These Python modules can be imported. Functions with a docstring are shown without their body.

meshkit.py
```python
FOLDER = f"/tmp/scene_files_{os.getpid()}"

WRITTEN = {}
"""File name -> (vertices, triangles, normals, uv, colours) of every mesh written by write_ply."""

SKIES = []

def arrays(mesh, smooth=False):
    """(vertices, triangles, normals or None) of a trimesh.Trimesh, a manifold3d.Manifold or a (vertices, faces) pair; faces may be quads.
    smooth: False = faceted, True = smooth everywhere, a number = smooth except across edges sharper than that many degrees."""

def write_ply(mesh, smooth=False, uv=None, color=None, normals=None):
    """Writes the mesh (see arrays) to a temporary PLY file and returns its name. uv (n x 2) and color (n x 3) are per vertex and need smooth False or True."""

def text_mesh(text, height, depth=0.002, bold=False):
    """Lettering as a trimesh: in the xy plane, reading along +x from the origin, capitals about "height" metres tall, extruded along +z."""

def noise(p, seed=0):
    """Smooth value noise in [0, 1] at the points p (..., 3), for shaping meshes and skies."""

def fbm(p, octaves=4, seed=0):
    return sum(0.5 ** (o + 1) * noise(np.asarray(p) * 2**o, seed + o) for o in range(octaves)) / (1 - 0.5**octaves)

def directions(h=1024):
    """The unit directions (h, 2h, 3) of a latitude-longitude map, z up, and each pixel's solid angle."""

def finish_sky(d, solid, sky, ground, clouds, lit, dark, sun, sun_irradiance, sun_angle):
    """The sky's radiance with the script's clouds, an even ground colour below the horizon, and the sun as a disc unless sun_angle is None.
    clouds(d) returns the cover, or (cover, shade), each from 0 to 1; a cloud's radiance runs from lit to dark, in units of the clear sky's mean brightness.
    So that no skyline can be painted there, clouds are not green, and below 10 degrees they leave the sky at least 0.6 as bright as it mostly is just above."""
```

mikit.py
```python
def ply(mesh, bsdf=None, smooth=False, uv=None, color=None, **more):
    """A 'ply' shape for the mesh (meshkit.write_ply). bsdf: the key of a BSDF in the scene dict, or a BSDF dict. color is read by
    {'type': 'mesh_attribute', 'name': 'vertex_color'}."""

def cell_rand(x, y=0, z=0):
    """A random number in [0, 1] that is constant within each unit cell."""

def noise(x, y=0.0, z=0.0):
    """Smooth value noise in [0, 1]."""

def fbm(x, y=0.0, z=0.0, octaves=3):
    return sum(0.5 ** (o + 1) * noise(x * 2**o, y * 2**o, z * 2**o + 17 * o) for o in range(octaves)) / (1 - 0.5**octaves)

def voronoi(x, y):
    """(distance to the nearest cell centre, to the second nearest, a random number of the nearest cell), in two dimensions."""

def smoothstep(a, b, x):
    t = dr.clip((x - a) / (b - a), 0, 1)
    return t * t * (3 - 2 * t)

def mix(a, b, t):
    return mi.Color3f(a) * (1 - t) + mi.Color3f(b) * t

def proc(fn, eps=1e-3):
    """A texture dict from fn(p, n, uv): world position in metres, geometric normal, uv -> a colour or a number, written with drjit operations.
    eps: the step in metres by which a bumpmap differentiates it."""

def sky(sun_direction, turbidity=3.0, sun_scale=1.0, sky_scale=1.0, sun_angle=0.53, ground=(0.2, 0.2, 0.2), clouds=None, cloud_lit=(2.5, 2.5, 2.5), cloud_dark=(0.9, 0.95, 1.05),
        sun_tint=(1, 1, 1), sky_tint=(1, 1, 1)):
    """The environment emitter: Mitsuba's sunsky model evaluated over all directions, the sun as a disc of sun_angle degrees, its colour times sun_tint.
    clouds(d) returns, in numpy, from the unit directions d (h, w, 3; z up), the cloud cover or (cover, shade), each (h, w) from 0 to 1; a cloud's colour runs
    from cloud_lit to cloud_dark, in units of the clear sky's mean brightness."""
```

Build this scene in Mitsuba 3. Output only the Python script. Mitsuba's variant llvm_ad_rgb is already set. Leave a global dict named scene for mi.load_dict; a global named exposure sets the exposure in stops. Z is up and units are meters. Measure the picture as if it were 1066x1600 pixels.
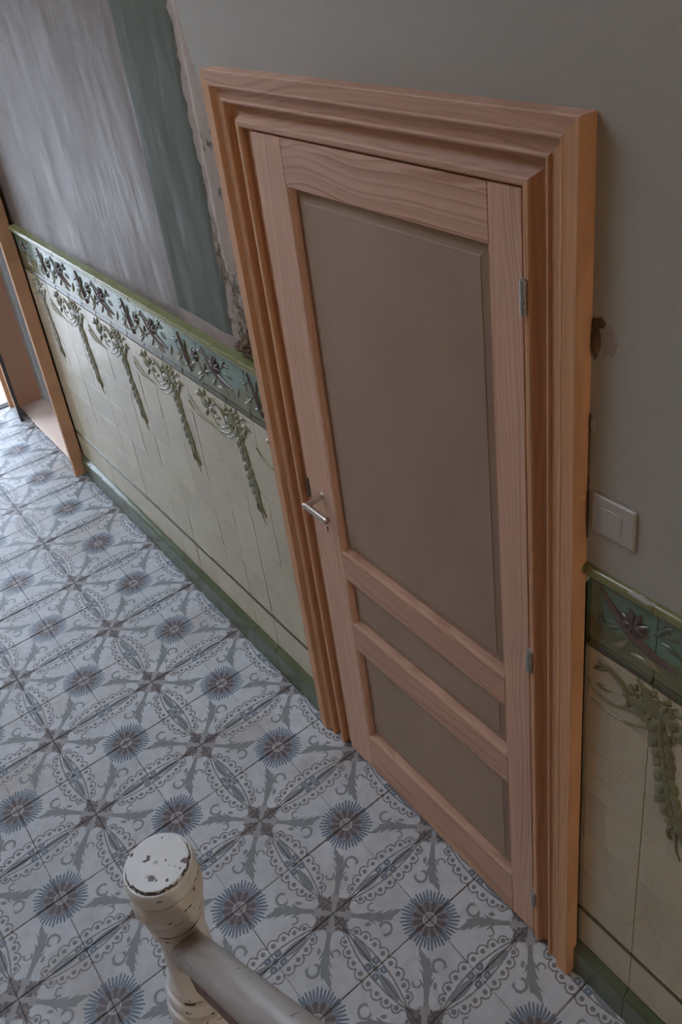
import math
import numpy as np, trimesh, drjit as dr, mitsuba as mi
import mikit, meshkit
from mikit import proc, noise, fbm, voronoi, cell_rand, smoothstep, mix

scene, labels = {}, {}
T = mi.ScalarTransform4f
rng = np.random.default_rng(7)

# ------------------------------------------------------------------ camera
FOCAL, CX, CY = 1356.81, 576.5, 618.46           # pixels of a 1066 x 1600 frame
EYE = np.array([1.7767, -0.6261, 2.5333])
RV = np.array([1.9605, 0.8749, -0.6449])
a_ = np.linalg.norm(RV); k_ = RV / a_
K_ = np.array([[0, -k_[2], k_[1]], [k_[2], 0, -k_[0]], [-k_[1], k_[0], 0]])
CAMR = np.eye(3) + math.sin(a_) * K_ + (1 - math.cos(a_)) * K_ @ K_      # rows: right, down, forward
M4 = np.eye(4)
M4[:3, 0], M4[:3, 1], M4[:3, 2], M4[:3, 3] = -CAMR[0], -CAMR[1], CAMR[2], EYE
scene['camera'] = {'type': 'perspective', 'fov_axis': 'x', 'fov': 2 * math.degrees(math.atan(533 / FOCAL)),
                   'principal_point_offset_x': -(CX - 533) / 1066, 'principal_point_offset_y': -(CY - 800) / 1600,
                   'near_clip': 0.02, 'far_clip': 200.0, 'to_world': T(M4.tolist())}
# ------------------------------------------------------------------ daylight: overcast sky, seen through the entrance
scene['sky'] = mikit.sky([-0.5, -0.3, 0.8], turbidity=4.0, sun_scale=0.0, sky_scale=1.0, sun_angle=0.53,
                         clouds=lambda d: 0.9 + 0.0 * d[..., 2], cloud_lit=(1.85, 2.1, 2.5), ground=(0.3, 0.3, 0.3))
exposure = 4.35
UNSEEN_LAMP = 3.2                                             # radiance of the unseen lamp that warms the casing side


# ------------------------------------------------------------------ helpers
def add(key, mesh, bsdf, smooth=False, **kw):
    base, n = key, 0
    while key in scene:
        n += 1
        key = f'{base}_{n:03d}'
    scene[key] = mesh if isinstance(mesh, dict) else mikit.ply(mesh, bsdf, smooth=smooth, **kw)
    return key


def struct(key, label):
    labels[key] = {'label': label, 'kind': 'structure'}


def thing(key, label, category, group=None):
    labels[key] = {'label': label, 'category': category}
    if group:
        labels[key]['group'] = group


def box(x0, x1, y0, y1, z0, z1, c=0.0):
    """A box, chamfered by c."""
    if c <= 0:
        m = trimesh.creation.box(extents=(x1 - x0, y1 - y0, z1 - z0))
        m.apply_translation(((x0 + x1) / 2, (y0 + y1) / 2, (z0 + z1) / 2))
        return m
    p = []
    lo, hi = np.array([x0, y0, z0]), np.array([x1, y1, z1])
    for sx in (0, 1):
        for sy in (0, 1):
            for sz in (0, 1):
                q = np.where([sx, sy, sz], hi, lo)
                inw = np.where([sx, sy, sz], -c, c)
                for ax in range(3):
                    r = q + inw
                    r[ax] = q[ax]
                    p.append(r)
    return trimesh.convex.convex_hull(np.array(p))


def cat(ms):
    return trimesh.util.concatenate([m for m in ms if m is not None])


def loft(rings, caps=True):
    """Closed rings of equal length joined one after the other."""
    rings = [np.asarray(r, float) for r in rings]
    n = len(rings[0])
    v = np.vstack(rings)
    f = []
    for k in range(len(rings) - 1):
        for i in range(n):
            j = (i + 1) % n
            a, b, c, d = k * n + i, k * n + j, (k + 1) * n + j, (k + 1) * n + i
            f += [[a, b, c], [a, c, d]]
    m = trimesh.Trimesh(v, f, process=False)
    if caps:
        for r, o in ((0, 0), (-1, (len(rings) - 1) * n)):
            pts = rings[r]
            u, s, vt = np.linalg.svd(pts - pts.mean(0))
            poly = (pts - pts.mean(0)) @ vt[:2].T
            from shapely.geometry import Polygon
            P = Polygon(poly)
            try:
                tv, tf = trimesh.creation.triangulate_polygon(P, engine='earcut')
                cap = trimesh.Trimesh(np.c_[tv, np.zeros(len(tv))] @ np.vstack([vt[:2], [0, 0, 0]]) + pts.mean(0), tf, process=False)
                m = trimesh.util.concatenate([m, cap])
            except Exception:
                pass
    m.merge_vertices()
    trimesh.repair.fix_normals(m)
    return m


def lathe(profile, x, y, n=64):
    """profile: (radius, z) from bottom to top."""
    m = trimesh.creation.revolve(np.array(profile), sections=n)
    m.apply_translation((x, y, 0))
    return m


def catmull(P, n):
    P = np.asarray(P, float)
    Q = np.vstack([2 * P[0] - P[1], P, 2 * P[-1] - P[-2]])
    t = np.linspace(0, len(P) - 1 - 1e-9, n)
    i = t.astype(int)
    s = (t - i)[:, None]
    a, b, c, d = Q[i], Q[i + 1], Q[i + 2], Q[i + 3]
    return 0.5 * (2 * b + (c - a) * s + (2 * a - 5 * b + 4 * c - d) * s ** 2 + (3 * b - a - 3 * c + d) * s ** 3)


def ribbon(pts, widths, h, y, n=12):
    """A domed strip on the wall plane y: spine pts (x, z), full widths along it, height h towards the room."""
    p = catmull(pts, n)
    w = np.interp(np.linspace(0, 1, n), np.linspace(0, 1, len(widths)), widths)
    t = np.gradient(p, axis=0)
    t /= np.linalg.norm(t, axis=1, keepdims=True) + 1e-12
    nn = np.c_[-t[:, 1], t[:, 0]]
    prof = [(-0.5, -0.0015 / max(h, 1e-6)), (-0.5, 0.25), (-0.28, 0.85), (0, 1.0), (0.28, 0.85), (0.5, 0.25), (0.5, -0.0015 / max(h, 1e-6))]
    hh = h * np.clip(w / max(w.max(), 1e-9), 0.35, 1)
    rings = [np.c_[p[:, 0] + a * w * nn[:, 0], y - b * hh, p[:, 1] + a * w * nn[:, 1]] for a, b in prof]
    m = len(prof)
    v = np.stack(rings, 1).reshape(-1, 3)
    f = []
    for i in range(n - 1):
        for j in range(m - 1):
            a, b, c, d = i * m + j, i * m + j + 1, (i + 1) * m + j + 1, (i + 1) * m + j
            f += [[a, b, c], [a, c, d]]
    f += [[i0 + 0, i0 + j, i0 + j + 1] for i0 in (0, (n - 1) * m) for j in range(1, m - 1)]
    r = trimesh.Trimesh(v, f, process=False)
    if np.cross(v[m] - v[0], v[1] - v[0])[1] > 0:
        pass
    mid = r.face_normals[(m // 2) * 2]
    if mid[1] > 0:
        r.invert()
    return r


def leaf(x, z, ang, length, width, h, y, curl=0.0):
    """A pointed lobe that starts at (x, z), heading ang degrees, bending by curl degrees on its way."""
    pts, a = [(x, z)], math.radians(ang)
    for k in range(5):
        a += math.radians(curl) / 5
        pts.append((pts[-1][0] + math.cos(a) * length / 5, pts[-1][1] + math.sin(a) * length / 5))
    return ribbon(pts, [width * .3, width * .85, width, width * .8, width * .25], h, y, 9)


def px(p):
    return p.x, p.y, p.z


# ------------------------------------------------------------------ materials
def principled(color, rough=0.6, **kw):
    c = color if isinstance(color, dict) else {'type': 'rgb', 'value': list(color)}
    return {'type': 'twosided', 'bsdf': {'type': 'principled', 'base_color': c, 'roughness': rough, **kw}}


def bumped(color, rough, fn, scale, eps=1e-3, **kw):
    c = color if isinstance(color, dict) else {'type': 'rgb', 'value': list(color)}
    return {'type': 'twosided', 'bsdf': {'type': 'bumpmap', 'scale': scale, 'arbitrary': proc(fn, eps),
            'bsdf': {'type': 'principled', 'base_color': c, 'roughness': rough, **kw}}}


# --- encaustic cement floor tile: star at every even grid point, rosette at every odd one (grid 0.2 m)
GREY = (0.43, 0.455, 0.48)


def seg(v, lo, hi, s=0.0012):
    return smoothstep(lo - s, lo + s, v) * (1 - smoothstep(hi - s, hi + s, v))


def below(v, t, s=0.0012):
    return 1 - smoothstep(t - s, t + s, v)


def floor_color(p, n, uv):
    x, y = p.x, p.y
    wob = (noise(x * 220, y * 220) - 0.5) * 0.0022
    a = x - 0.4 * dr.floor(x / 0.4 + 0.5)
    b = y - 0.4 * dr.floor(y / 0.4 + 0.5)
    # fold the four tiles around a star onto one quarter by rotation
    s = dr.select(a >= 0, dr.select(b >= 0, a, -b), dr.select(b >= 0, b, -a))
    t = dr.select(a >= 0, dr.select(b >= 0, b, a), dr.select(b >= 0, -a, -b))
    tile = cell_rand(dr.floor(x / 0.2), dr.floor(y / 0.2), 3)
    base = mi.Color3f(GREY) * (0.95 + 0.1 * tile) * (0.93 + 0.14 * fbm(x * 14, y * 14, 2.0, 3))
    base = mix(base, (0.34, 0.315, 0.29), 0.55 * smoothstep(0.56, 0.8, fbm(x * 3.1 + 4, y * 3.1, 5.0, 4)))
    LEAF, BROWN, LINE, BLUE, LILAC = (0.175, 0.195, 0.2), (0.11, 0.092, 0.093), (0.18, 0.178, 0.182), (0.125, 0.16, 0.205), (0.235, 0.22, 0.23)
    c = base
    # acanthus leaf on the diagonal
    d, e = (s + t) * 0.7071, (t - s) * 0.7071
    spine = 0.030 * smoothstep(0.12, 0.215, d) * smoothstep(0.12, 0.215, d) - 0.002
    saw = (d - 0.9 * dr.abs(e - spine)) * 36.0 + dr.select(e > spine, 0.35, 0.0)
    barb = saw - dr.floor(saw)
    hw = (0.0055 + 0.0045 * smoothstep(0.07, 0.13, d) + 0.0105 * smoothstep(0.085, 0.12, d) * barb * barb) * (1 - smoothstep(0.165, 0.206, d)) + 0.0012
    lf = below(dr.abs(e - spine) + wob, hw) * smoothstep(0.05, 0.058, d) * below(d, 0.204)
    # curl on the other side of the leaf
    cx_, cy_ = d - 0.158, e + 0.033
    rr = dr.sqrt(cx_ * cx_ + cy_ * cy_)
    lf = dr.maximum(lf, seg(rr + wob, 0.0135, 0.0215) * smoothstep(-0.012, -0.006, cx_ + 0.6 * cy_ + 0.006))
    cx2, cy2 = d - 0.112, e - 0.026
    r2 = dr.sqrt(cx2 * cx2 + cy2 * cy2)
    lf = dr.maximum(lf, seg(r2 + wob, 0.0085, 0.014) * smoothstep(-0.004, 0.0, -cx2 - 0.3 * cy2 + 0.004))
    lf = dr.maximum(lf, below(dr.sqrt(dr.square((d - 0.107) / 1.7) + dr.square(e + 0.024)) + wob, 0.0055))
    c = mix(c, LEAF, lf * 0.92)

    # pointed band between stars: u along, v across, symmetric about both
    def band(c, u, v, kind):
        q = 0.2 - u                                     # distance to the middle of the band
        D = mi.Float(9)
        dots = mi.Float(9)
        for k, (qq, hh, rad) in enumerate(((0.0175, 0.0400, 0.0180), (0.0515, 0.0375, 0.0180), (0.0840, 0.0305, 0.0170), (0.1130, 0.0205, 0.0145))):
            dk = dr.sqrt(dr.square(q - qq) + dr.square(v - hh))
            D = dr.minimum(D, dk - rad)
            dots = dr.minimum(dots, dk)
        inner = v - 0.0225 * (1 - dr.square(q / 0.142))
        D = dr.minimum(D, v - 0.0475 * (1 - dr.square(q / 0.150)))
        lim = below(q, 0.142, 0.004)
        c = mix(c, LINE, seg(D + wob, -0.0040, 0.0004, 0.0010) * lim)
        c = mix(c, LINE, below(dots + wob * 0.5, 0.0068) * lim)
        c = mix(c, LINE, seg(inner + wob, -0.0026, 0.0022, 0.0010) * lim)
        lens = dr.abs(v - (0.0 if kind else 0.0055)) - 0.0080 * (1 - dr.square((q - 0.062) / 0.042))
        c = mix(c, (0.2, 0.225, 0.245), below(lens + wob, 0.0) * below(dr.abs(q - 0.062), 0.042))
        c = mix(c, (0.12, 0.13, 0.135), below(dr.abs(lens) - 0.0014, 0.0, 0.0008) * below(dr.abs(q - 0.062), 0.043) * 0.7)
        bow = dr.sqrt(dr.square(q - 0.017) + dr.square(v - 0.0145))
        c = mix(c, BLUE, below(bow + wob, 0.0105))
        c = mix(c, (0.3, 0.3, 0.31), below(bow + wob, 0.0042) * 0.8)
        bud = dr.sqrt(dr.square(q - 0.004) + dr.square((v - 0.004) * 1.3))
        return mix(c, BLUE, below(bud + wob, 0.006) * 0.8)

    c = band(c, s, t, 0)
    c = band(c, t, s, 1)
    # star
    r0 = dr.sqrt(s * s + t * t)
    mott = fbm(x * 160, y * 160, 1.0, 2)
    near = below(r0 + 4 * wob + 0.016 * (mott - 0.5), 0.050 + 0.008 * dr.abs(dr.cos(4 * dr.atan2(t, s))), 0.005)
    c = mix(c, (0.215, 0.208, 0.208), near * 0.75)
    axis = dr.minimum(s, t)
    along = dr.maximum(s, t)
    arm = below(axis + wob, 0.003 + 0.0125 * smoothstep(0.010, 0.030, along) * (1 - smoothstep(0.046, 0.074, along)))
    c = mix(c, BROWN, arm * smoothstep(0.006, 0.012, along) * below(along, 0.074, 0.004) * (0.6 + 0.4 * smoothstep(0.35, 0.6, mott)))
    for aa in (0.42, 1.15):
        for r_ in (0.047, 0.034):
            dd = dr.sqrt(dr.square(s - r_ * math.cos(aa)) + dr.square(t - r_ * math.sin(aa)))
            c = mix(c, BROWN, below(dd + wob, 0.0046) * 0.85)
    # rosette
    ms, mt = s - 0.2, t - 0.2
    m = dr.sqrt(ms * ms + mt * mt) + wob * 0.6
    ang = dr.atan2(mt, ms)
    sp = dr.abs(dr.sin(ang * 22.0 + 6 * wob))
    outer = 0.0815 - 0.006 * dr.sin(ang * 9.0) * dr.sin(ang * 5.0)
    spike = smoothstep(0.0, 0.22, sp + 0.04 - 0.70 * smoothstep(0.048, 0.084, m)) * seg(m, 0.037, outer)
    c = mix(c, BLUE, spike)
    lobe = 0.0475 + 0.0035 * dr.abs(dr.sin(ang * 6.0))
    c = mix(c, (0.135, 0.125, 0.14), below(m, lobe, 0.001))
    sp2 = dr.abs(dr.cos(ang * 6.0))
    c = mix(c, (0.30, 0.29, 0.295), seg(m, lobe - 0.0042, lobe, 0.0008) * 0.65)
    c = mix(c, BROWN, smoothstep(0.55, 0.75, sp2) * seg(m, 0.0215, 0.050))
    c = mix(c, (0.30, 0.285, 0.29), (1 - smoothstep(0.12, 0.3, sp2)) * seg(m, 0.0235, lobe - 0.003) * 0.55)
    c = mix(c, LILAC, below(m, 0.0195))
    c = mix(c, (0.36, 0.345, 0.345), seg(m, 0.0165, 0.0205, 0.0008))
    return c * (0.94 + 0.12 * noise(x * 60, y * 60, 3.0))


scene['mat_floor_tile'] = principled(proc(floor_color), proc(lambda p, n, uv: 0.34 + 0.14 * fbm(p.x * 9, p.y * 9, 0.0, 3)), specular=0.3)
scene['mat_grout'] = principled(proc(lambda p, n, uv: mix((0.05, 0.047, 0.045), (0.19, 0.185, 0.18), smoothstep(0.45, 0.75, fbm(p.x * 7, p.y * 7, 1.0, 3)))), 0.8)


# --- new pine: grain runs along z or x; the rings are those of a log around a wandering pith
def wood(axis, seed, base=(0.57, 0.365, 0.275), dark=(0.36, 0.195, 0.125), scale=1.0, wave=1.0, contrast=0.5):
    def fn(p, n, uv):
        x, y, z = px(p)
        l = z if axis == 'z' else x
        q = x if axis == 'z' else z
        piece = dr.floor(q * 9.0 + seed) if axis == 'z' else dr.floor(q * 7.0 + seed)
        r1 = cell_rand(piece, seed, 1)
        wander = ((noise(l * 1.3 + 11 * r1, seed, piece * 0.37) - 0.5) * 0.12 + (noise(l * 5.2, seed + 2.0, piece * 0.7) - 0.5) * 0.030) * wave
        u = q - (r1 - 0.5) * 0.05 + wander
        dep = 0.018 + 0.09 * r1 + (noise(l * 0.9, seed + 5.0, piece) - 0.5) * 0.05
        r = dr.sqrt(dr.square(u * 1.0) + dr.square(dep + (y - 0.39) * 0.8))
        r = r + 0.016 * (noise(r * 70.0, seed, piece) - 0.5)
        rings = r * 78.0 * scale + 0.9 * noise(l * 2.2, q * 14.0, seed) + 0.25 * noise(l * 7.0, q * 30.0, seed)
        f = rings - dr.floor(rings)
        amt = 0.35 + 0.9 * noise(dr.floor(rings) * 3.7, seed, piece)
        late = smoothstep(0.15, 0.80, f) * (1 - smoothstep(0.84, 1.0, f)) * amt
        fine = noise(q * 900, y * 900, l * 9.0) * 0.5 + noise(q * 330, y * 330, l * 4.0) * 0.5
        c = mix(base, dark, dr.clip(contrast * late + 0.30 * (fine - 0.5), 0, 1))
        return c * (0.92 + 0.16 * noise(l * 1.7, q * 6, seed + 9.0)) * (0.95 + 0.1 * r1)
    return fn


for ax in 'zx':
    scene[f'mat_wood_{ax}'] = principled(proc(wood(ax, 1.0 if ax == 'z' else 4.0, base=(0.60, 0.385, 0.285) if ax == 'z' else (0.51, 0.32, 0.232), scale=1.25 if ax == 'z' else 0.7, wave=0.6 if ax == 'z' else 1.2, contrast=0.42 if ax == 'z' else 0.5)), 0.55, specular=0.35)
scene['mat_wood_rail'] = principled(proc(wood('x', 7.3, base=(0.55, 0.355, 0.27), scale=0.62, wave=1.7, contrast=0.78)), 0.55, specular=0.35)
scene['mat_wood_casing'] = principled(proc(wood('z', 2.6, base=(0.57, 0.325, 0.185), dark=(0.38, 0.19, 0.095), wave=0.5, contrast=0.42)), 0.55, specular=0.35)
scene['mat_wood_reveal'] = principled(proc(lambda p, n, uv: mix((0.60, 0.36, 0.235), (0.53, 0.31, 0.195), fbm(p.x * 30, p.y * 30, p.z * 2, 3))), 0.5, specular=0.4)
scene['mat_threshold'] = principled(proc(lambda p, n, uv: mix((0.74, 0.61, 0.53), (0.68, 0.55, 0.47), fbm(p.x * 4, p.y * 40, 0.0, 3))), 0.5, specular=0.4)
scene['mat_fibreboard'] = principled(proc(lambda p, n, uv: mix((0.295, 0.215, 0.165), (0.355, 0.265, 0.205), fbm(p.x * 7, p.z * 3, 2.0, 4)) * (0.95 + 0.1 * noise(p.x * 700, p.z * 700))), 0.62, specular=0.3)

# --- plaster
scene['mat_plaster'] = bumped(proc(lambda p, n, uv: mix((0.335, 0.335, 0.308), (0.39, 0.388, 0.36), fbm(p.x * 2.2, p.z * 2.2, p.y, 4)) * (0.97 + 0.06 * noise(p.x * 300, p.z * 300))), 0.7,
                             lambda p, n, uv: fbm(p.x * 40, p.z * 40, 0.0, 3), 0.0006)


def stucco_color(p, n, uv):
    x, z = p.x, p.z
    w = (fbm(x * 9, z * 9, 1.0, 4) - 0.5)
    lav = mix((0.140, 0.120, 0.108), (0.186, 0.162, 0.147), fbm(x * 16 + z * 1.2, z * 3.2, 2.0, 4))
    lav = mix(lav, (0.215, 0.198, 0.190), 0.6 * smoothstep(0.60, 0.80, fbm(x * 26 + z * 2, z * 3.4, 7.0, 3)))
    ca, cb, _ = voronoi(x * 2.3 + 0.25 * noise(z * 9, x * 9), z * 1.9 + 0.25 * noise(x * 8, z * 8, 3.0))
    lav = mix(lav, (0.075, 0.066, 0.06), 0.5 * (1 - smoothstep(0.004, 0.012, cb - ca)) * smoothstep(0.45, 0.6, noise(x * 2.0, z * 2.0, 4.0)))
    green = mix((0.070, 0.084, 0.063), (0.092, 0.108, 0.083), fbm(x * 8, z * 3, 4.0, 4))
    bare = mix((0.33, 0.27, 0.235), (0.39, 0.335, 0.30), fbm(x * 16, z * 16, 6.0, 4))
    dirt = mix((0.06, 0.055, 0.036), (0.22, 0.175, 0.135), smoothstep(0.35, 0.65, 0.5 * fbm(x * 30, z * 30, 8.0, 3) + 0.5 * fbm(x * 140, z * 140, 3.0, 3)))
    edge1 = -0.742 + 0.014 * w + 0.012 * (noise(z * 3.0, 8.0) - 0.5)
    edge2 = -0.392 + 0.028 * w + 0.016 * (noise(z * 30.0, 2.0) - 0.5)
    c = mix(lav, green, smoothstep(-0.003, 0.003, x - edge1))
    c = mix(c, bare, smoothstep(-0.002, 0.002, x - edge2))
    crust = seg(x - edge2 + 0.010 * (fbm(x * 70, z * 35, 5.0, 3) - 0.5), -0.004, 0.004, 0.002) * smoothstep(0.40, 0.62, noise(x * 20, z * 26, 5.0))
    low = smoothstep(0.52, 0.66, 0.6 * fbm(x * 16, z * 10, 9.0, 3) + 0.4 * fbm(x * 75, z * 60, 4.0, 3) + 0.42 * (1.82 - z)) * smoothstep(-0.003, 0.003, x - edge2)
    crust = dr.maximum(crust, low)
    c = mix(c, dirt, crust)
    # lime stripe left along the foot of the painted field
    foot = below(z + 0.012 * w, 1.462, 0.003) * smoothstep(-0.78, -0.70, x)
    c = mix(c, mix((0.245, 0.2, 0.19), (0.34, 0.295, 0.285), fbm(x * 14, z * 40, 2.0, 3)), foot)
    return c


def stucco_bump(p, n, uv):
    return fbm(p.x * 24 + p.z * 2.0, p.z * 6.5, 0.0, 3)


scene['mat_stucco'] = bumped(proc(stucco_color), proc(lambda p, n, uv: 0.33 + 0.22 * fbm(p.x * 14, p.z * 4, 5.0, 3) + 0.12 * smoothstep(-0.75, -0.73, p.x) + 0.3 * smoothstep(-0.41, -0.38, p.x)), stucco_bump, 0.0021, 2e-3, specular=0.35)
scene['mat_crumble'] = principled(proc(lambda p, n, uv: mix((0.045, 0.028, 0.018), (0.20, 0.13, 0.085), fbm(p.x * 60, p.z * 60, p.y * 60, 3))), 0.9)
scene['mat_unseen_warm_wall'] = principled((0.46, 0.335, 0.215), 0.8)  # walls and ceiling out of view, tinted to warm the bounced light


# --- glazed dado
def glaze(c0, c1, f, rough=0.20, crackle=0.0):
    def fn(p, n, uv):
        c = mix(c0, c1, fbm(p.x * f, p.z * f, p.y * 3, 3)) * (0.94 + 0.12 * cell_rand(dr.floor((p.x + 0.65) / 0.152), dr.floor((p.z - 0.286) / 0.15), 2))
        if crackle:
            a, b, _ = voronoi(p.x * 9, p.z * 9)
            c = mix(c, (0.2, 0.17, 0.13), crackle * (1 - smoothstep(0.0, 0.03, b - a)))
        return c
    return principled(proc(fn), proc(lambda p, n, uv: rough + 0.12 * fbm(p.x * 20, p.z * 20, 1.0, 3)), specular=0.85)


scene['mat_cream_glaze'] = glaze((0.435, 0.40, 0.285), (0.495, 0.46, 0.34), 6.0, crackle=0.25)
scene['mat_olive_glaze'] = glaze((0.135, 0.138, 0.066), (0.205, 0.205, 0.118), 30.0)
scene['mat_pale_olive_glaze'] = glaze((0.19, 0.19, 0.12), (0.25, 0.245, 0.165), 30.0)
scene['mat_dark_green_glaze'] = glaze((0.042, 0.050, 0.018), (0.065, 0.075, 0.032), 20.0)
scene['mat_rail_glaze'] = glaze((0.155, 0.17, 0.065), (0.21, 0.225, 0.10), 12.0)
scene['mat_skirting_glaze'] = glaze((0.050, 0.074, 0.034), (0.095, 0.125, 0.07), 11.0, rough=0.2)
scene['mat_plum_glaze'] = glaze((0.070, 0.052, 0.053), (0.16, 0.125, 0.13), 40.0)
scene['mat_leaf_glaze'] = glaze((0.060, 0.085, 0.062), (0.13, 0.16, 0.13), 40.0)


def frieze_color(p, n, uv):
    w = fbm(p.x * 9, p.z * 16, 3.0, 4)
    teal = mix((0.125, 0.215, 0.16), (0.18, 0.28, 0.215), fbm(p.x * 14, p.z * 14, 1.0, 3))
    olive = mix((0.12, 0.135, 0.055), (0.20, 0.21, 0.115), fbm(p.x * 18, p.z * 24, 6.0, 4))
    return mix(teal, olive, smoothstep(0.44, 0.56, w + 4.2 * (1.295 - p.z)))


scene['mat_frieze_glaze'] = principled(proc(frieze_color), 0.16, specular=0.55)
scene['mat_dado_joint'] = principled((0.235, 0.215, 0.175), 0.8)

# --- metals, paint
scene['mat_steel'] = {'type': 'twosided', 'bsdf': {'type': 'principled', 'base_color': {'type': 'rgb', 'value': [0.62, 0.58, 0.56]}, 'metallic': 1.0, 'roughness': 0.32}}
scene['mat_zinc'] = {'type': 'twosided', 'bsdf': {'type': 'principled', 'base_color': {'type': 'rgb', 'value': [0.42, 0.46, 0.48]}, 'metallic': 0.9, 'roughness': 0.38}}
scene['mat_black'] = principled((0.012, 0.011, 0.011), 0.6)
scene['mat_dark_metal'] = principled((0.035, 0.028, 0.026), 0.5)
scene['mat_switch'] = principled((0.40, 0.385, 0.365), 0.3, specular=0.5)
scene['mat_grey_door'] = principled(proc(lambda p, n, uv: mix((0.55, 0.60, 0.61), (0.61, 0.66, 0.67), fbm(p.x * 20, p.z * 3, 0.0, 3))), 0.4, specular=0.4)


def chipped(paint, under, seed, f=55.0, thr=0.69):
    def fn(p, n, uv):
        c = mix(paint, tuple(0.86 * v for v in paint), fbm(p.x * 25, p.y * 25, p.z * 25 + seed, 3))
        chip = smoothstep(thr, thr + 0.03, fbm(p.x * f, p.y * f, p.z * f * 1.6 + seed, 3))
        return mix(c, under, chip)
    return fn




def newel_color(p, n, uv):
    c = chipped((0.75, 0.76, 0.765), (0.15, 0.13, 0.115), 3.0, 90.0, 0.745)(p, n, uv)
    for z0 in (1.0945, 1.0605, 0.861, 0.822):                # cracked paint along the turned grooves, also painting in their shade
        c = mix(c, (0.13, 0.115, 0.105), seg(p.z + 0.004 * (fbm(p.x * 90, p.y * 90, p.z * 90, 3) - 0.5), z0 - 0.0022, z0 + 0.0022, 0.0006) * smoothstep(0.30, 0.42, noise(p.x * 45, p.y * 45, z0 * 9)))
    return c


scene['mat_white_paint'] = principled(proc(newel_color), 0.26, specular=0.5)
NX, NY, NZ = 0.787, -0.465, 1.2


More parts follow.
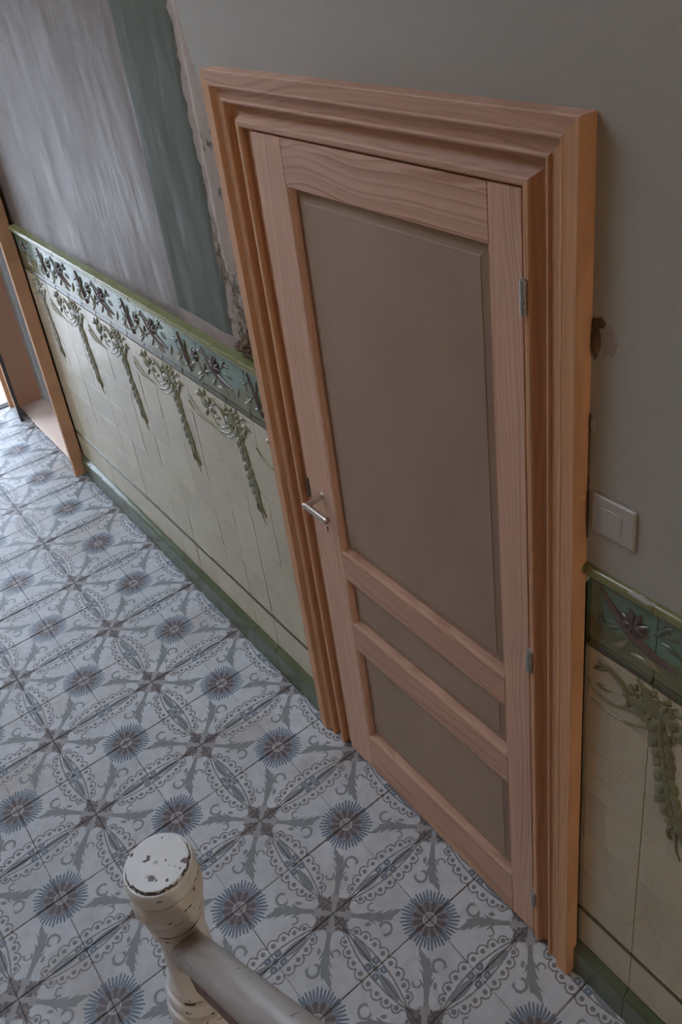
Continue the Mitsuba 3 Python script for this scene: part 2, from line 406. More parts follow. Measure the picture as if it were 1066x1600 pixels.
def cap_color(p, n, uv):
    c = chipped((0.80, 0.85, 0.87), (0.10, 0.085, 0.07), 8.0, 75.0, 0.765)(p, n, uv)
    dx, dy = p.x - NX, p.y - NY
    r = dr.sqrt(dx * dx + dy * dy)
    worn = smoothstep(0.44, 0.56, fbm(p.x * 40, p.y * 40, 4.0, 3)) * seg(r + 0.005 * (fbm(p.x * 120, p.y * 120, 2.0, 2) - 0.5), 0.0512, 0.0532, 0.0008)
    c = mix(c, (0.08, 0.075, 0.07), worn)
    for qx, qy, rad in ((0.030, 0.036, 0.0050), (0.021, -0.020, 0.0052), (0.013, -0.024, 0.0030), (0.0, -0.003, 0.0040)):
        dd = dr.sqrt(dr.square(dx - qx) + dr.square(dy - qy)) + 0.005 * (fbm(p.x * 260, p.y * 260, 1.0, 2) - 0.5)
        c = mix(c, (0.12, 0.085, 0.06), below(dd, rad) * (0.9 if rad > 0.0045 else 0.45))
    return c


scene['mat_cap_paint'] = principled(proc(cap_color), 0.3, specular=0.5)
scene['mat_handrail'] = principled(proc(chipped((0.32, 0.295, 0.27), (0.12, 0.09, 0.075), 5.0, 75.0, 0.775)), 0.33, specular=0.5)
scene['mat_rail_wood'] = principled(proc(lambda p, n, uv: mix((0.10, 0.068, 0.052), (0.24, 0.165, 0.135), fbm(p.x * 30, p.y * 90, p.z * 30, 3))), 0.6)
scene['mat_step'] = principled((0.30, 0.27, 0.25), 0.6)
scene['mat_pavement'] = principled(proc(lambda p, n, uv: mix((0.46, 0.46, 0.45), (0.55, 0.55, 0.54), fbm(p.x * 6, p.y * 6, 0.0, 3))), 0.8)

# ------------------------------------------------------------------ floor
X0, X1, Y0, Y1 = -3.6, 1.6, -1.0, 0.4
add('floor', box(-3.62, 4.2, -2.2, 0.425, -0.08, -0.0022), 'mat_grout')
struct('floor', 'grey patterned cement tile floor with blue rosettes and brown stars')
g, gy_ = 0.0016, 0.0008
tile_ply = mikit.ply(box(-0.1 + g, 0.1 - g, -0.1 + gy_, 0.1 - gy_, -0.016, 0.0, 0.0011), 'mat_floor_tile')
rest = []
for i in range(-18, 20):
    for j in range(-11, 2):
        x, y = 0.2 * i + 0.1, 0.2 * j + 0.1
        if X0 <= x <= X1 and Y0 <= y <= Y1:
            rot = rng.normal(0, 0.12)
            tilt = rng.normal(0, 0.10, 2)
            t = T().translate([x + rng.normal(0, .0003), y + rng.normal(0, .0003), rng.normal(0, .0004)]).rotate([0, 0, 1], rot).rotate([1, 0, 0], tilt[0]).rotate([0, 1, 0], tilt[1])
            add('floor__tile', {**tile_ply, 'to_world': t}, None)
        else:
            rest.append(box(x - .1 + g, x + .1 - g, y - .1 + gy_, y + .1 - gy_, -.016, 0.0, 0.0011))
k = add('floor__tiling', cat(rest), 'mat_floor_tile')
labels[k] = {'kind': 'stuff'}

# ------------------------------------------------------------------ long wall (the door wall)
YD, YS = 0.420, 0.432                                # face of the dado, face of the old stucco
DL, DR = -0.175, 0.955                               # outer edges of the door casing
O0, O1 = -3.51, -2.53                                # the far doorway
core = [box(-2.53, -0.165, 0.436, 0.66, 0, 4.2), box(-0.165, 0.945, 0.436, 0.66, 0, 4.2), box(0.945, 4.2, 0.436, 0.66, 0, 4.2),
        box(O0, O1, 0.436, 0.66, 2.15, 4.2), box(-3.80, O0, 0.436, 0.66, 0, 4.2), box(O0, O1, 0.62, 0.66, 0, 2.15)]
add('wall_back', cat(core), 'mat_dado_joint')
struct('wall_back', 'plastered hall wall with a glazed relief tile dado and new pine doors')

# old stucco field left of the door: a fine grid, roughened where it is broken
nx, nz = 230, 260
gx, gz = np.linspace(-2.54, -0.10, nx), np.linspace(1.38, 4.2, nz)
gx, gz = np.meshgrid(gx, gz, indexing='ij')
rough = np.clip((gx + 0.42) / 0.06, 0, 1)
hgt = (meshkit.fbm(np.stack([gx * 45, gz * 45, gx * 0], -1), 4, 3) - 0.5) * 0.010 * rough + (meshkit.fbm(np.stack([gx * 3, gz * 1.5, gx * 0], -1), 3, 5) - 0.5) * 0.004
ramp = np.clip((gx + 0.375) / 0.07, 0, 1)
ramp = ramp * ramp * (3 - 2 * ramp) * np.clip((gz - 1.50) / 0.25, 0, 1)
gy = YS + hgt * (1 - 0.75 * ramp) + 0.004 * rough - 0.0235 * ramp
v = np.stack([gx, gy, gz], -1).reshape(-1, 3)
ii, jj = np.meshgrid(np.arange(nx - 1), np.arange(nz - 1), indexing='ij')
q = np.stack([ii * nz + jj, (ii + 1) * nz + jj, (ii + 1) * nz + jj + 1, ii * nz + jj + 1], -1).reshape(-1, 4)
k = add('wall_back__old_stucco', (v, q), 'mat_stucco', smooth=True)
labels[k] = {'label': 'lilac grey waxed stucco with a painted green border and a broken edge'}

# new grey plaster around and above the door: a coat with a wavering edge
from shapely.geometry import Polygon
wav = lambda z: 0.007 * math.sin(z * 9.0) + 0.004 * math.sin(z * 31.0)
outer = [(4.2, 4.2), (-0.30, 4.2)] + [(-0.300 + wav(z), z) for z in np.linspace(4.1, 2.30, 24)] + [(-0.275, 2.26), (-0.250, 2.20), (-0.215, 2.13), (-0.19, 2.06), (-0.165, 2.02), (-0.150, 2.01), (-0.15, 2.22), (0.93, 2.22), (0.93, 1.36), (0.957, 1.36)]
outer += [(0.962, 1.413), (0.985, 1.410), (1.03, 1.407), (1.068, 1.404), (1.072, 1.398), (1.12, 1.397), (1.3, 1.398), (4.2, 1.40)]
coat = trimesh.creation.extrude_polygon(Polygon(outer), 0.026, engine='earcut')
coat.vertices = np.c_[coat.vertices[:, 0], 0.437 - coat.vertices[:, 2], coat.vertices[:, 1]]
coat.invert()
k = add('wall_back__new_plaster', coat, 'mat_plaster')
labels[k] = {'label': 'smooth new grey plaster around the pine door'}

# dado: 15 cm tiles, border strips, frieze, rail and skirting
PX, PZ, ZJ = 0.152, 0.1502, 0.286
tg = 0.0007
dado_ply = mikit.ply(box(-PX / 2 + tg, PX / 2 - tg, -0.0, 0.016, -PZ / 2 + tg, PZ / 2 - tg, 0.0008), 'mat_cream_glaze')
low_ply = mikit.ply(box(-PX / 2 + tg, PX / 2 - tg, -0.0, 0.016, 0.12, ZJ - 0.0235, 0.0012), 'mat_cream_glaze')
line_ply = mikit.ply(box(-PX / 2, PX / 2, -0.003, 0.016, ZJ - 0.023, ZJ - 0.010, 0.0025), 'mat_dark_green_glaze')
slip_ply = mikit.ply(box(-PX / 2 + tg, PX / 2 - tg, 0.0, 0.016, ZJ - 0.0098, ZJ - tg, 0.0008), 'mat_cream_glaze')
top_ply = mikit.ply(box(-PX / 2, PX / 2, -0.004, 0.016, 1.194, 1.212, 0.0035), 'mat_dark_green_glaze')
frieze_ply = mikit.ply(box(-PX / 2 + tg / 2, PX / 2 - tg / 2, 0.0, 0.016, 1.2124, 1.378, 0.0012), 'mat_frieze_glaze')


def prism(profile, half, bsdf, smooth=40):
    a = np.array([(-half, y, z) for y, z in profile])
    b = a * [-1, 1, 1]
    return mikit.ply(loft([a, b]), bsdf, smooth=smooth)


rail_ply = prism([(0.018, 1.376), (-0.002, 1.376), (-0.006, 1.380), (-0.015, 1.385), (-0.020, 1.392), (-0.0205, 1.400), (-0.017, 1.407), (-0.010, 1.411), (0.018, 1.413)], PX / 2 - tg, 'mat_rail_glaze')
skirt_ply = prism([(0.016, 0.0), (-0.020, 0.0), (-0.020, 0.088), (-0.0185, 0.096), (-0.012, 0.104), (-0.004, 0.110), (0.000, 0.117), (0.016, 0.119)], PX / 2 - tg, 'mat_skirting_glaze')


def dado_run(xa, xb, origin):
    """Columns of tiles whose joints lie at origin + k * PX, cut at xa and xb."""
    k0, k1 = math.floor((xa - origin) / PX + 1e-6), math.ceil((xb - origin) / PX - 1e-6)
    for kk in range(k0, k1):
        l, r = max(origin + kk * PX, xa), min(origin + (kk + 1) * PX, xb)
        if r - l < 0.004:
            continue
        cx, sx = (l + r) / 2, (r - l) / PX

        def put(key, ply, z=0.0):
            j = rng.normal(0, 0.0004)
            add('wall_back__' + key, {**ply, 'to_world': T().translate([cx, YD + j, z]).scale([sx, 1, 1]).rotate([0, 0, 1], rng.normal(0, .09)).rotate([1, 0, 0], rng.normal(0, .09) if z else 0)}, None)
        for row in range(6):
            put('dado_tile', dado_ply, ZJ + (row + .5) * PZ)
        put('lower_tile', low_ply)
        put('lower_line', line_ply)
        put('slip_tile', slip_ply)
        put('upper_line', top_ply)
        put('frieze_tile', frieze_ply)
        put('dado_rail', rail_ply)
        put('skirting_tile', skirt_ply)


dado_run(-2.45, -0.170, -0.65)
dado_run(0.952, 1.75, 1.113)


# relief on the dado, one period of 0.456 m, hanging from the axis x = A
def garland(A):
    Y = YD
    H = 0.006
    out = []

    def rb(pts, w, h=H, n=14):
        out.append((ribbon([(A + u, z) for u, z in pts], w, h, Y, n), A + np.mean([u for u, _ in pts])))

    def lf(u, z, ang, L, w, curl=0.0, h=H):
        out.append((leaf(A + u, z, ang, L, w, h, Y, curl), A + u + 0.5 * L * math.cos(math.radians(ang))))
    # drop: palmette, then lobes along a stem that thins to a tail
    for ang, L, cu in ((165, .070, 25), (140, .060, 20), (112, .046, 10), (82, .042, -5), (55, .045, -20), (28, .052, -30), (195, .06, -20), (5, .045, -30)):
        lf(-.055, 1.125, ang, L, .018, cu)
    for k_, (u_, z_) in enumerate(((-.075, 1.165), (-.04, 1.168), (-.09, 1.10), (-.022, 1.10), (-.115, 1.15))):
        for a_k in range(5):
            lf(u_, z_, 72 * a_k + 20 * k_, .021, .010, 0, .0055)
    rb([(-.055, 1.13), (-.045, 1.06), (-.028, .97), (-.008, .88), (.004, .82)], [.016, .020, .016, .012, .008], .007, 18)
    for i, z in enumerate(np.linspace(1.105, .865, 9)):
        u = np.interp(z, [.82, .88, .97, 1.06, 1.13], [.004, -.008, -.028, -.045, -.055])
        L = (.046, .056, .050, .042, .050, .060, .058, .046, .034)[i]
        lf(u, z, 205 + 6 * (i % 3), L, .024, 50, .0065)
        lf(u, z - .008, -25 - 6 * (i % 2), L * .92, .024, -50, .0065)
        if 0 < i < 8:
            lf(u, z - .004, 250, L * .5, .012, 30, .008)
            lf(u, z - .004, -70, L * .5, .012, -30, .008)
    rb([(.0, .84), (.004, .80), (.008, .775), (.018, .755)], [.012, .007, .005, .003])
    rb([(.004, .85), (.02, .82), (.026, .80), (.022, .787)], [.008, .009, .008, .003])
    rb([(-.006, .85), (-.016, .825), (-.012, .805), (-.004, .80)], [.008, .009, .008, .003])
    # curled loop left of the drop
    rb([(-.205, 1.165), (-.172, 1.160), (-.140, 1.140), (-.128, 1.110), (-.135, 1.085), (-.165, 1.068), (-.205, 1.070), (-.225, 1.095)], [.010, .014, .015, .013, .010, .007, .006, .004], H, 24)
    rb([(-.135, 1.085), (-.11, 1.10), (-.095, 1.13), (-.10, 1.16)], [.012, .018, .014, .004])
    # flower cluster that fills the loop from its left
    for i, (u, z, ang, L) in enumerate(((-.245, 1.12, 75, .045), (-.245, 1.12, 120, .042), (-.24, 1.115, 20, .05), (-.24, 1.115, -25, .045), (-.25, 1.11, 170, .05), (-.25, 1.105, 215, .042), (-.215, 1.135, 45, .04), (-.215, 1.135, 100, .035), (-.27, 1.14, 140, .04), (-.205, 1.10, -10, .04), (-.29, 1.15, 200, .035), (-.26, 1.155, 60, .03))):
        lf(u, z, ang, L, .013 + .003 * (i % 3), 30 if i % 2 else -30)
    for u, z, ang, L, w, cu in ((-.06, 1.085, 172, .095, .026, -45), (-.06, 1.115, 150, .085, .026, 50), (-.05, 1.145, 165, .075, .020, -30), (-.02, 1.13, 40, .060, .022, -60), (-.03, 1.10, 15, .060, .022, 50), (-.02, 1.155, 60, .045, .016, -70)):
        lf(u, z, ang, L, w, cu, .0065)
    # swag: two thin strings
    rb([(-.085, 1.095), (-.13, 1.062), (-.20, 1.046), (-.27, 1.050), (-.33, 1.072), (-.39, 1.110)], [.006, .006, .006, .006, .006, .006], .004, 22)
    rb([(-.075, 1.078), (-.125, 1.047), (-.17, 1.040), (-.22, 1.044)], [.006, .005, .005, .003], .004)
    rb([(-.40, 1.085), (-.36, 1.055), (-.31, 1.045), (-.27, 1.050)], [.006, .005, .005, .003], .004)
    return out


def frieze(A):
    Y = YD
    plum, green, pale = [], [], []

    def rb(lst, pts, w, h=.007, n=12):
        lst.append((ribbon([(A + u, z) for u, z in pts], w, h, Y, n), A + np.mean([u for u, _ in pts])))

    def lf(lst, u, z, ang, L, w, curl=0.0, h=.006):
        lst.append((leaf(A + u, z, ang, L, w, h, Y, curl), A + u + 0.5 * L * math.cos(math.radians(ang))))
    rb(plum, [(-.372, 1.362), (-.352, 1.325), (-.330, 1.28), (-.312, 1.232)], [.007, .013, .017, .012], .009)
    rb(plum, [(-.205, 1.358), (-.182, 1.335), (-.145, 1.300), (-.085, 1.272), (-.03, 1.262)], [.006, .014, .022, .020, .006], .010, 16)
    for i in range(8):
        lf(plum, -.125, 1.318, i * 45 + 12, .034, .013, 20, .009)
    for i in range(6):
        lf(plum, -.262, 1.312, i * 60 + 5, .026, .010, -25, .008)
    for u, z, ang, L, cu in ((-.345, 1.30, 30, .055, 60), (-.345, 1.29, 205, .05, -50), (-.33, 1.26, -20, .05, 40), (-.315, 1.25, 170, .045, 30), (-.235, 1.34, 20, .05, -50), (-.235, 1.33, 160, .045, 60),
                             (-.16, 1.285, 215, .05, -40), (-.10, 1.285, -60, .04, 40), (-.085, 1.32, 30, .05, 50), (-.07, 1.335, 70, .035, -40), (-.20, 1.30, 260, .045, 30), (-.02, 1.30, 140, .05, 40), (-.03, 1.34, 200, .04, -60), (-.42, 1.33, -30, .045, 60), (-.41, 1.31, 50, .05, -40)):
        lf(green, u, z, ang, L, .012, cu)
    for u, z, ang, L, cu in ((-.42, 1.24, 20, .07, 30), (-.36, 1.235, 160, .06, -30), (-.27, 1.235, 15, .065, 35), (-.22, 1.25, 200, .06, 30), (-.13, 1.24, 10, .06, -20), (-.06, 1.235, 165, .06, -40), (-.17, 1.232, 30, .05, 30), (-.30, 1.265, 40, .05, -40), (-.01, 1.245, 40, .05, 40), (-.245, 1.285, -70, .045, 30), (-.39, 1.275, 250, .04, 30)):
        lf(pale, u, z, ang, L, .014, cu, .005)
    return plum, green, pale


for A, lo, hi in [(-2.234, -2.43, 9), (-1.778, -2.43, 9), (-1.322, -9, 9), (-.866, -9, 9), (-.41, -9, -.195), (.046, -9, -.200), (1.19, .958, 9), (1.646, .958, 1.74)]:
    keep = lambda L: [m for m, xm in L if lo < m.bounds[0][0] and m.bounds[1][0] < hi]
    gm = keep(garland(A))
    if gm:
        add('wall_back__garland_relief', cat(gm), 'mat_olive_glaze', smooth=50)
    pl, gr, pa = frieze(A)
    for nm, L, mt in (('frieze_flower', pl, 'mat_plum_glaze'), ('frieze_leaves', gr, 'mat_leaf_glaze'), ('frieze_fronds', pa, 'mat_pale_olive_glaze')):
        L = keep(L)
        if L:
            add('wall_back__' + nm, cat(L), mt, smooth=50)


def lump(cx, cy, cz, ex, ey, ez, seed, amp=0.3):
    m = trimesh.creation.icosphere(subdivisions=3)
    d = 1 + amp * (meshkit.fbm(m.vertices * 1.7 + seed, 3, seed) - 0.5) * 2
    m.vertices = m.vertices * d[:, None] * [ex, ey, ez] + [cx, cy, cz]
    return m


k = add('wall_back__broken_stub', cat([lump(-.325, .422, 1.452, .036, .016, .016, 3, .6), lump(-.288, .420, 1.468, .026, .016, .022, 9, .6), lump(-.262, .420, 1.50, .016, .012, .03, 21, .5)]), 'mat_crumble')
labels[k] = {'label': 'broken brown plug of old plaster above the dado rail'}
# mortar left on the rail ledge, and the chipped hole at the right edge of the casing
add('wall_back__mortar', cat([lump(1.085, .408, 1.404, .035, .008, .006, 5, .4), lump(1.19, .410, 1.402, .06, .006, .005, 6, .4)]), 'mat_plaster', smooth=True)
k = add('wall_back__dark_hole_and_gap', cat([lump(.963, .4105, 1.885, .011, .004, .034, 11, .5), lump(.972, .4115, 1.915, .010, .003, .010, 12, .5), box(.952, .9585, .4085, .4120, 1.47, 1.74, .001)]), 'mat_crumble')  # raised dark lumps and strip stand in for the shaded hole and gap
labels[k] = {'label': 'dark lumps and strip standing in for the shaded hole and gap beside the door casing'}
add('wall_back__patch', cat([lump(.982, .4118, 1.890, .024, .0016, .030, 13, .8), lump(.963, .4105, 1.72, .005, .004, .014, 15, .3)]), principled((0.31, 0.27, 0.245), 0.8))

# ------------------------------------------------------------------ other surfaces of the hall (mostly outside the frame)
add('wall_front', box(-3.8, 4.2, -2.3, -2.0, 0, 4.2), 'mat_unseen_warm_wall'); struct('wall_front', 'unseen tan wall across the hall, warming the bounced light')
add('wall_right', box(4.0, 4.2, -2.0, 0.44, 0, 4.2), 'mat_unseen_warm_wall'); struct('wall_right', 'unseen tan wall behind the stair, warming the bounced light')
add('wall_left', cat([box(-3.84, -3.62, -2.0, -0.85, 0, 4.2), box(-3.84, -3.62, -0.85, 0.436, 2.30, 4.2)]), 'mat_unseen_warm_wall'); struct('wall_left', 'entrance end wall of the hall with a tall street opening')
KX0, KX1, KY0, KY1 = -3.0, -0.2, -1.95, -0.45               # unseen ceiling opening, placed to light newel cap, floor and left dado
add('ceiling', cat([box(-3.84, KX0, -2.3, 0.66, 4.2, 4.4), box(KX1, 4.2, -2.3, 0.66, 4.2, 4.4), box(KX0, KX1, -2.3, KY0, 4.2, 4.4), box(KX0, KX1, KY1, 0.66, 4.2, 4.4)]), 'mat_unseen_warm_wall'); struct('ceiling', 'unseen tan ceiling with an opening that lets daylight onto the floor')
add('pavement', box(-12, -3.64, -8, 8, -0.2, -0.012), 'mat_pavement'); struct('pavement', 'pale street pavement outside the entrance')
add('trim_3', box(-3.66, -3.60, -0.85, 0.425, -0.012, 0.004, 0.002), 'mat_black'); struct('trim_3', 'black metal threshold strip at the street entrance')
fl = cat([box(-.28, 0, -.009, .009, 0.0, 2.28, .003), box(-.24, -.04, -.0115, -.008, .15, 1.05, .001), box(-.24, -.04, -.0115, -.008, 1.2, 2.15, .001)])
fl.apply_transform(trimesh.transformations.rotation_matrix(-0.19, [0, 0, 1]))
fl.apply_translation((-3.322, .345, .0))
add('door_3', fl, 'mat_dark_metal'); struct('door_3', 'narrow dark door leaf folded back at the street entrance')

# ------------------------------------------------------------------ new pine door and its casing
HZ = 2.2475
PL = [(0, .4115), (0, .3755), (.0025, .373), (.0295, .373), (.0315, .3718), (.0345, .3718), (.037, .374), (.038, .380), (.041, .3845), (.046, .386), (.063, .3865), (.0645, .383), (.067, .381), (.0695, .381), (.072, .383), (.0725, .390), (.0755, .390), (.0765, .402), (.082, .4065), (.090, .4065), (.098, .403), (.1045, .395), (.1085, .386), (.112, .3835), (.1205, .3835), (.124, .386), (.1245, .404)]
prof_l = PL + [(.154, .404), (.154, .4115)]
prof_r = PL + [(.1245, .404), (.126, .404), (.126, .4115)]
prof_l, prof_r = np.array(prof_l), np.array(PL + [(.1305, .404), (.1305, .4115)])
zc = lambda s: np.full(len(s), 0.0015)
L = loft([np.c_[DL + prof_l[:, 0], prof_l[:, 1], zc(prof_l[:, 0])], np.c_[DL + prof_l[:, 0], prof_l[:, 1], HZ - np.minimum(prof_l[:, 0], .129)]])
R = loft([np.c_[DR - prof_r[:, 0], prof_r[:, 1], zc(prof_r[:, 0])], np.c_[DR - prof_r[:, 0], prof_r[:, 1], HZ - prof_r[:, 0]]])
Hd = loft([np.c_[DL + prof_r[:, 0], prof_r[:, 1], HZ - prof_r[:, 0]], np.c_[DR - prof_r[:, 0], prof_r[:, 1], HZ - prof_r[:, 0]]])
add('trim_1__casing', L, 'mat_wood_casing', smooth=28)
add('trim_1__casing', R, 'mat_wood_casing', smooth=28)
k = add('trim_1__head', Hd, 'mat_wood_x', smooth=28)
labels['trim_1'] = {'label': 'moulded new pine casing around the panelled door', 'kind': 'structure'}

LX0, LX1, LY, LB = -.0145, .8235, .390, .426           # leaf: left, right, face, back
LZ0, LZ1 = .012, 2.1175
IX0, IX1 = .109, .746
rails = [(2.010, LZ1, 'top'), (.855, .949, 'mid'), (.572, .672, 'low'), (LZ0, .174, 'bottom')]
EDGE = .012                                            # chamfer that runs round every opening


def member(x0, x1, z0, z1, cut):
    """A stile or rail; cut: sides that carry the sloping moulding towards a panel (l, r, b, t)."""
    c = .0012
    m = box(x0, x1, LY, LB, z0, z1, c)
    return m


add('door_1__stile', member(LX0, IX0, LZ0, LZ1, 'r'), 'mat_wood_z')
add('door_1__stile', member(IX1, LX1, LZ0, LZ1, 'l'), 'mat_wood_z')
for z0, z1, _ in rails:
    add('door_1__rail', member(IX0 + .0004, IX1 - .0004, z0, z1, 'bt'), 'mat_wood_rail' if z1 > 2 else 'mat_wood_x')


def bead(x0, x1, z0, z1, side, w=.007, y0=LY + .001, y1=LY + .013):
    """Sticking: a small sloped bead along one side of an opening, mitred at both ends."""
    ring = [(w, y1 + .012), (0, y1 + .012), (0, y0), (.002, y0 - .0005), (.005, y0 + .003), (w, y0 + .009)]
    C = {'l': ((x0, z0, 1, 1), (x0, z1, 1, -1)), 'r': ((x1, z0, -1, 1), (x1, z1, -1, -1)), 'b': ((x0, z0, 1, 1), (x1, z0, -1, 1)), 't': ((x0, z1, 1, -1), (x1, z1, -1, -1))}[side]
    return loft([[(cx + sx * q, y, cz + sz * q) for q, y in ring] for cx, cz, sx, sz in C])


def fielded(x0, x1, z0, z1, wb=.036):
    """Raised and fielded panel: a flat field, sloping borders, seated in a groove."""
    m = []
    lv = [(0, LY + .024), (.006, LY + .024), (.006, LY + .0235), (wb, LY + .0168), (wb + .002, LY + .0152)]
    rings = []
    for s, y in lv:
        rings.append([(x0 + s, y, z0 + s), (x1 - s, y, z0 + s), (x1 - s, y, z1 - s), (x0 + s, y, z1 - s)])
    rings = [[(x0, LY + .032, z0), (x1, LY + .032, z0), (x1, LY + .032, z1), (x0, LY + .032, z1)]] + rings
    return loft(rings, caps=True)


OPEN = [(.949, 2.010), (.672, .855), (.174, .572)]
for z0, z1 in OPEN:
    add('door_1__panel', fielded(IX0 + .001, IX1 - .001, z0 + .001, z1 - .001), 'mat_fibreboard')
    for sd in 'lrbt':
        add('door_1__bead', bead(IX0, IX1, z0, z1, sd), 'mat_wood_z' if sd in 'lr' else 'mat_wood_x', smooth=20)
labels['door_1'] = {'label': 'closed new pine door with three brown fibreboard panels and a lever handle', 'kind': 'structure'}
labels['door_1__panel'] = {'label': 'tall raised brown fibreboard panel'}

# lever handle, keyhole, latch plate, hinges
from trimesh.creation import cylinder


def rod(a, b, r, n=24):
    return cylinder(radius=r, segment=[a, b], sections=n)


hx, hz, hy = .055, 1.1185, .331
elbow = trimesh.creation.icosphere(subdivisions=3, radius=.0098)
elbow.apply_translation((hx, hy, hz))
tipc = trimesh.creation.icosphere(subdivisions=3, radius=.0104)
tipc.apply_scale(1)
tipc.vertices = (tipc.vertices) * [.35, 1, 1] + [hx + .101, hy, hz]
lev = loft([[(hx + t, hy + r * math.cos(a), hz + r * 1.05 * math.sin(a)) for a in np.linspace(0, 2 * np.pi, 24, endpoint=False)] for t, r in ((0, .0095), (.05, .0098), (.096, .0108), (.101, .0100))])
k = add('door_1__handle', cat([lev, elbow, tipc]), 'mat_steel', smooth=40)
labels[k] = {'label': 'brushed steel lever handle'}
add('door_1__handle__neck', cat([rod((hx, LY + .001, hz), (hx, hy, hz), .0088), lathe([(0, -.004), (.0125, -.004), (.0125, .0), (.011, .0015), (0, .0015)], 0, 0, 32).apply_transform(trimesh.transformations.rotation_matrix(math.pi / 2, [1, 0, 0])).apply_translation((hx, LY, hz))]), 'mat_steel', smooth=40)
kh = cat([rod((.0545, LY - .0006, 1.0075), (.0545, LY + .004, 1.0075), .0042), box(.0523, .0567, LY - .0006, LY + .004, .992, 1.006)])
k = add('door_1__keyhole', kh, 'mat_black')
labels[k] = {'label': 'dark keyhole below the handle'}
k = add('door_1__latch', box(-.0185, -.008, LY - .0035, LY + .012, 1.085, 1.150, .002), 'mat_dark_metal')
labels[k] = {'label': 'dark latch plate in the gap beside the handle'}
for z0, z1 in ((1.900, 1.967), (1.043, 1.104), (.160, .219)):
    mm = []
    for i in range(5):
        a, b = z0 + (z1 - z0) * i / 5 + .0006, z0 + (z1 - z0) * (i + 1) / 5 - .0006
        mm.append(rod((.833, .3815, a), (.833, .3815, b), .0068))
    mm.append(rod((.833, .3815, z0), (.833, .3815, z1), .0055))
    mm.append(box(.8252, .8330, .386, .3895, z0, z1, .0005))
    k = add('door_1__hinge', cat(mm), 'mat_zinc', smooth=40)
    labels[k] = {'label': 'grey steel hinge knuckle'}

# ------------------------------------------------------------------ far doorway
def cas2(xo, sgn, top):
    pr = np.array([(0, .4115), (0, .353), (.003, .350), (.026, .350), (.030, .354), (.034, .372), (.066, .374), (.070, .378), (.086, .378), (.086, .4115)])
    return loft([np.c_[xo + sgn * pr[:, 0], pr[:, 1], np.full(len(pr), .0015)], np.c_[xo + sgn * pr[:, 0], pr[:, 1], top - pr[:, 0]]])


add('trim_2__casing', cas2(-2.452, -1, 2.24), 'mat_wood_casing', smooth=28)
add('trim_2__casing', cas2(-3.60, 1, 2.24), 'mat_wood_casing', smooth=28)
add('trim_2__reveal', box(O0 - .02, O0 + .004, .380, .60, .002, 2.15, .001), 'mat_wood_reveal')
add('trim_2__reveal', box(O1 - .004, O1 + .0, .412, .60, .002, 2.15, .001), 'mat_wood_reveal')
add('trim_2__threshold', box(O0 + .006, O1 - .006, .392, .60, .001, .014, .002), 'mat_threshold')
add('trim_2__head', box(O0, O1, .378, .43, 2.15, 2.235, .002), 'mat_wood_x')
k = add('trim_2__latch', box(-2.453, -2.446, .372, .384, 1.46, 1.53, .001), 'mat_black')
struct('trim_2', 'pine lined far doorway at the lit end of the hall')
add('door_2', cat([box(O0 + .006, O1 - .006, .545, .585, .016, 2.14, .002), box(O0 + .006, O0 + .09, .538, .546, .016, 2.14, .002), box(O1 - .09, O1 - .006, .538, .546, .016, 2.14, .002)]), 'mat_grey_door')
struct('door_2', 'grey blue painted door set back in the far doorway')

# ------------------------------------------------------------------ switch plate
sx0, sx1, sz0, sz1 = .970, 1.063, 1.499, 1.584
add('light_switch__plate', box(sx0, sx1, .4035, .4108, sz0, sz1, .0028), 'mat_switch')
add('light_switch__rocker', box(.992, 1.036, .4012, .4036, 1.521, 1.564, .0010), 'mat_switch')
thing('light_switch', 'pale plastic switch plate on grey plaster right of the door', 'light switch')

# ------------------------------------------------------------------ unseen warm lamp behind the camera, placed to light the right casing side
globe = trimesh.creation.icosphere(subdivisions=4, radius=0.11)
globe.apply_translation((3.84, 0.0, 2.0))
scene['unseen_wall_lamp__globe'] = {**mikit.ply(globe, principled((0.8, 0.78, 0.72), 0.4), smooth=True), 'emitter': {'type': 'area', 'radiance': {'type': 'rgb', 'value': [UNSEEN_LAMP * 1.0, UNSEEN_LAMP * 0.84, UNSEEN_LAMP * 0.66]}}}
add('unseen_wall_lamp__bracket', cylinder(radius=.012, segment=[(3.93, 0.0, 2.0), (4.0, 0.0, 2.0)]), 'mat_black')
thing('unseen_wall_lamp', 'unseen globe lamp behind the camera, warming the right side of the casing', 'lamp')

# ------------------------------------------------------------------ stair: newel, handrail, first steps
prof = [(0, .0), (.062, .0), (.062, .30), (.056, .31), (.060, .33), (.048, .35), (.040, .38), (.046, .45), (.060, .54), (.058, .60), (.046, .68), (.040, .745), (.043, .755), (.058, .762), (.0665, .776), (.0695, .793), (.0690, .806), (.064, .817), (.0555, .8195), (.0480, .8205), (.0480, .8235),
        (.0585, .8255), (.0625, .836), (.0620, .848), (.0575, .857), (.0520, .8590), (.0465, .8600), (.0465, .8625), (.0530, .8650), (.0550, .873), (.0525, .882), (.0475, .889), (.0450, .910), (.0425, .960), (.0415, 1.00), (.043, 1.030), (.0475, 1.038), (.0485, 1.048), (.0470, 1.0585), (.0405, 1.0600), (.0405, 1.0622), (.0485, 1.0635), (.0518, 1.071), (.0522, 1.080), (.0505, 1.0905), (.0490, 1.0930), (.0410, 1.0945), (.0410, 1.0970),
        (.0520, 1.0990), (.0578, 1.106), (.0608, 1.118), (.0612, 1.130), (.0585, 1.1425), (.053, 1.1500), (.046, 1.1520), (0, 1.152)]
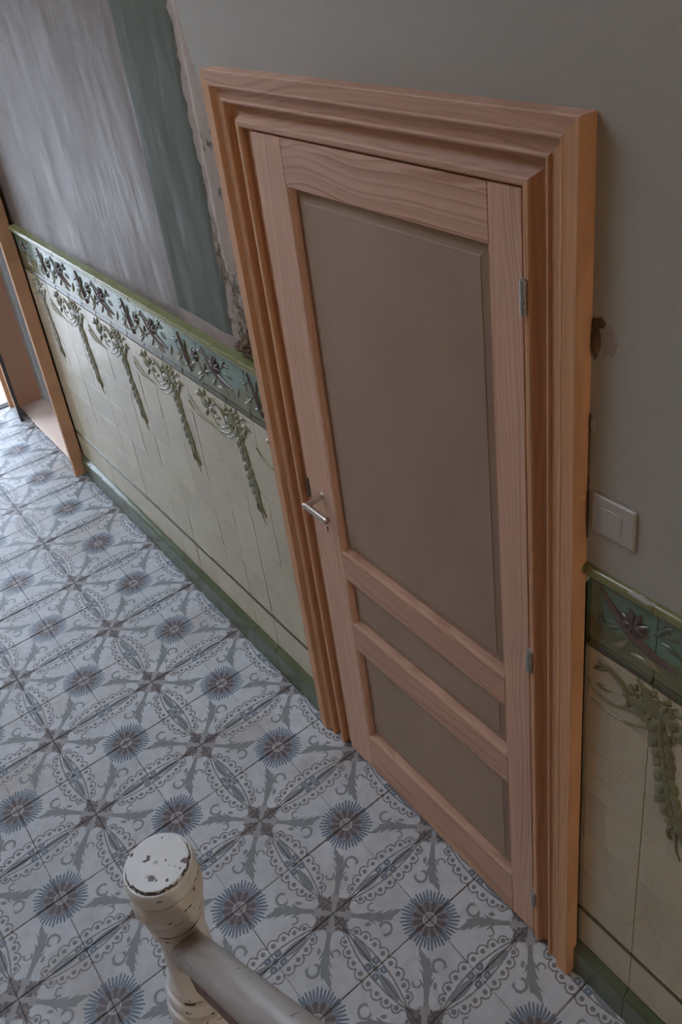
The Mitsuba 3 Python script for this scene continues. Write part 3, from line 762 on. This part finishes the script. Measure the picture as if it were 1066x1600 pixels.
add('balustrade__newel_post', lathe(prof, NX, NY, 96), 'mat_white_paint', smooth=35)
capp = [(0, 1.1555), (.053, 1.1555), (.0570, 1.159), (.0595, 1.165), (.0600, 1.172), (.0600, 1.184), (.0585, 1.1905), (.0560, 1.1935), (.0540, 1.1940), (.0532, 1.1928), (.0525, 1.1945), (.0515, 1.1992), (.0505, 1.2000), (0, 1.2002)]
k = add('balustrade__newel_post__cap', lathe(capp, NX, NY, 96), 'mat_cap_paint', smooth=35)
labels[k] = {'label': 'flat round white cap with chipped paint'}
thing('balustrade', 'turned white newel post with chipped round cap and worn cream handrail on the tile floor', 'balustrade')

SL = 0.90
dirv = np.array([math.cos(math.atan(SL)), 0.020, math.sin(math.atan(SL))])
dirv /= np.linalg.norm(dirv)
upv = np.cross(dirv, np.array([0, 1, 0])); upv *= np.sign(upv[2]); upv /= np.linalg.norm(upv)
sdv = np.cross(dirv, upv)
sec = [(-.024, -.020), (-.027, -.012), (-.029, .0), (-.028, .010), (-.022, .020), (-.011, .026), (0, .0275), (.011, .026), (.022, .020), (.028, .010), (.029, .0), (.027, -.012), (.024, -.020)]
P0 = np.array([NX + .040, NY - .006, 1.006])
rings = []
for t in (0, .25, .5, .75, 1.0, 1.3, 1.6):
    rings.append([P0 + dirv * t + sdv * a + upv * b for a, b in sec])
k = add('balustrade__handrail', loft(rings), 'mat_handrail', smooth=35)
sec2 = [(-.020, -.062), (-.020, -.026), (-.012, -.0195), (.012, -.0195), (.020, -.026), (.020, -.062)]
labels[k] = {'label': 'worn cream painted handrail'}
k = add('balustrade__underrail', loft([[P0 + dirv * t + sdv * a + upv * b for a, b in sec2] for t in (0.005, .5, 1.0, 1.6)]), 'mat_rail_wood')
labels[k] = {'label': 'brown wooden strip under the handrail'}

for i in range(7):
    add('staircase__step', box(.86 + .19 * i, .86 + .19 * (i + 1) + .02, -1.95, -.52, 0 if i == 0 else .175 * i - .02, .175 * (i + 1), .004), 'mat_step')
labels['staircase'] = {'label': 'stone stair rising behind the newel post', 'kind': 'structure'}
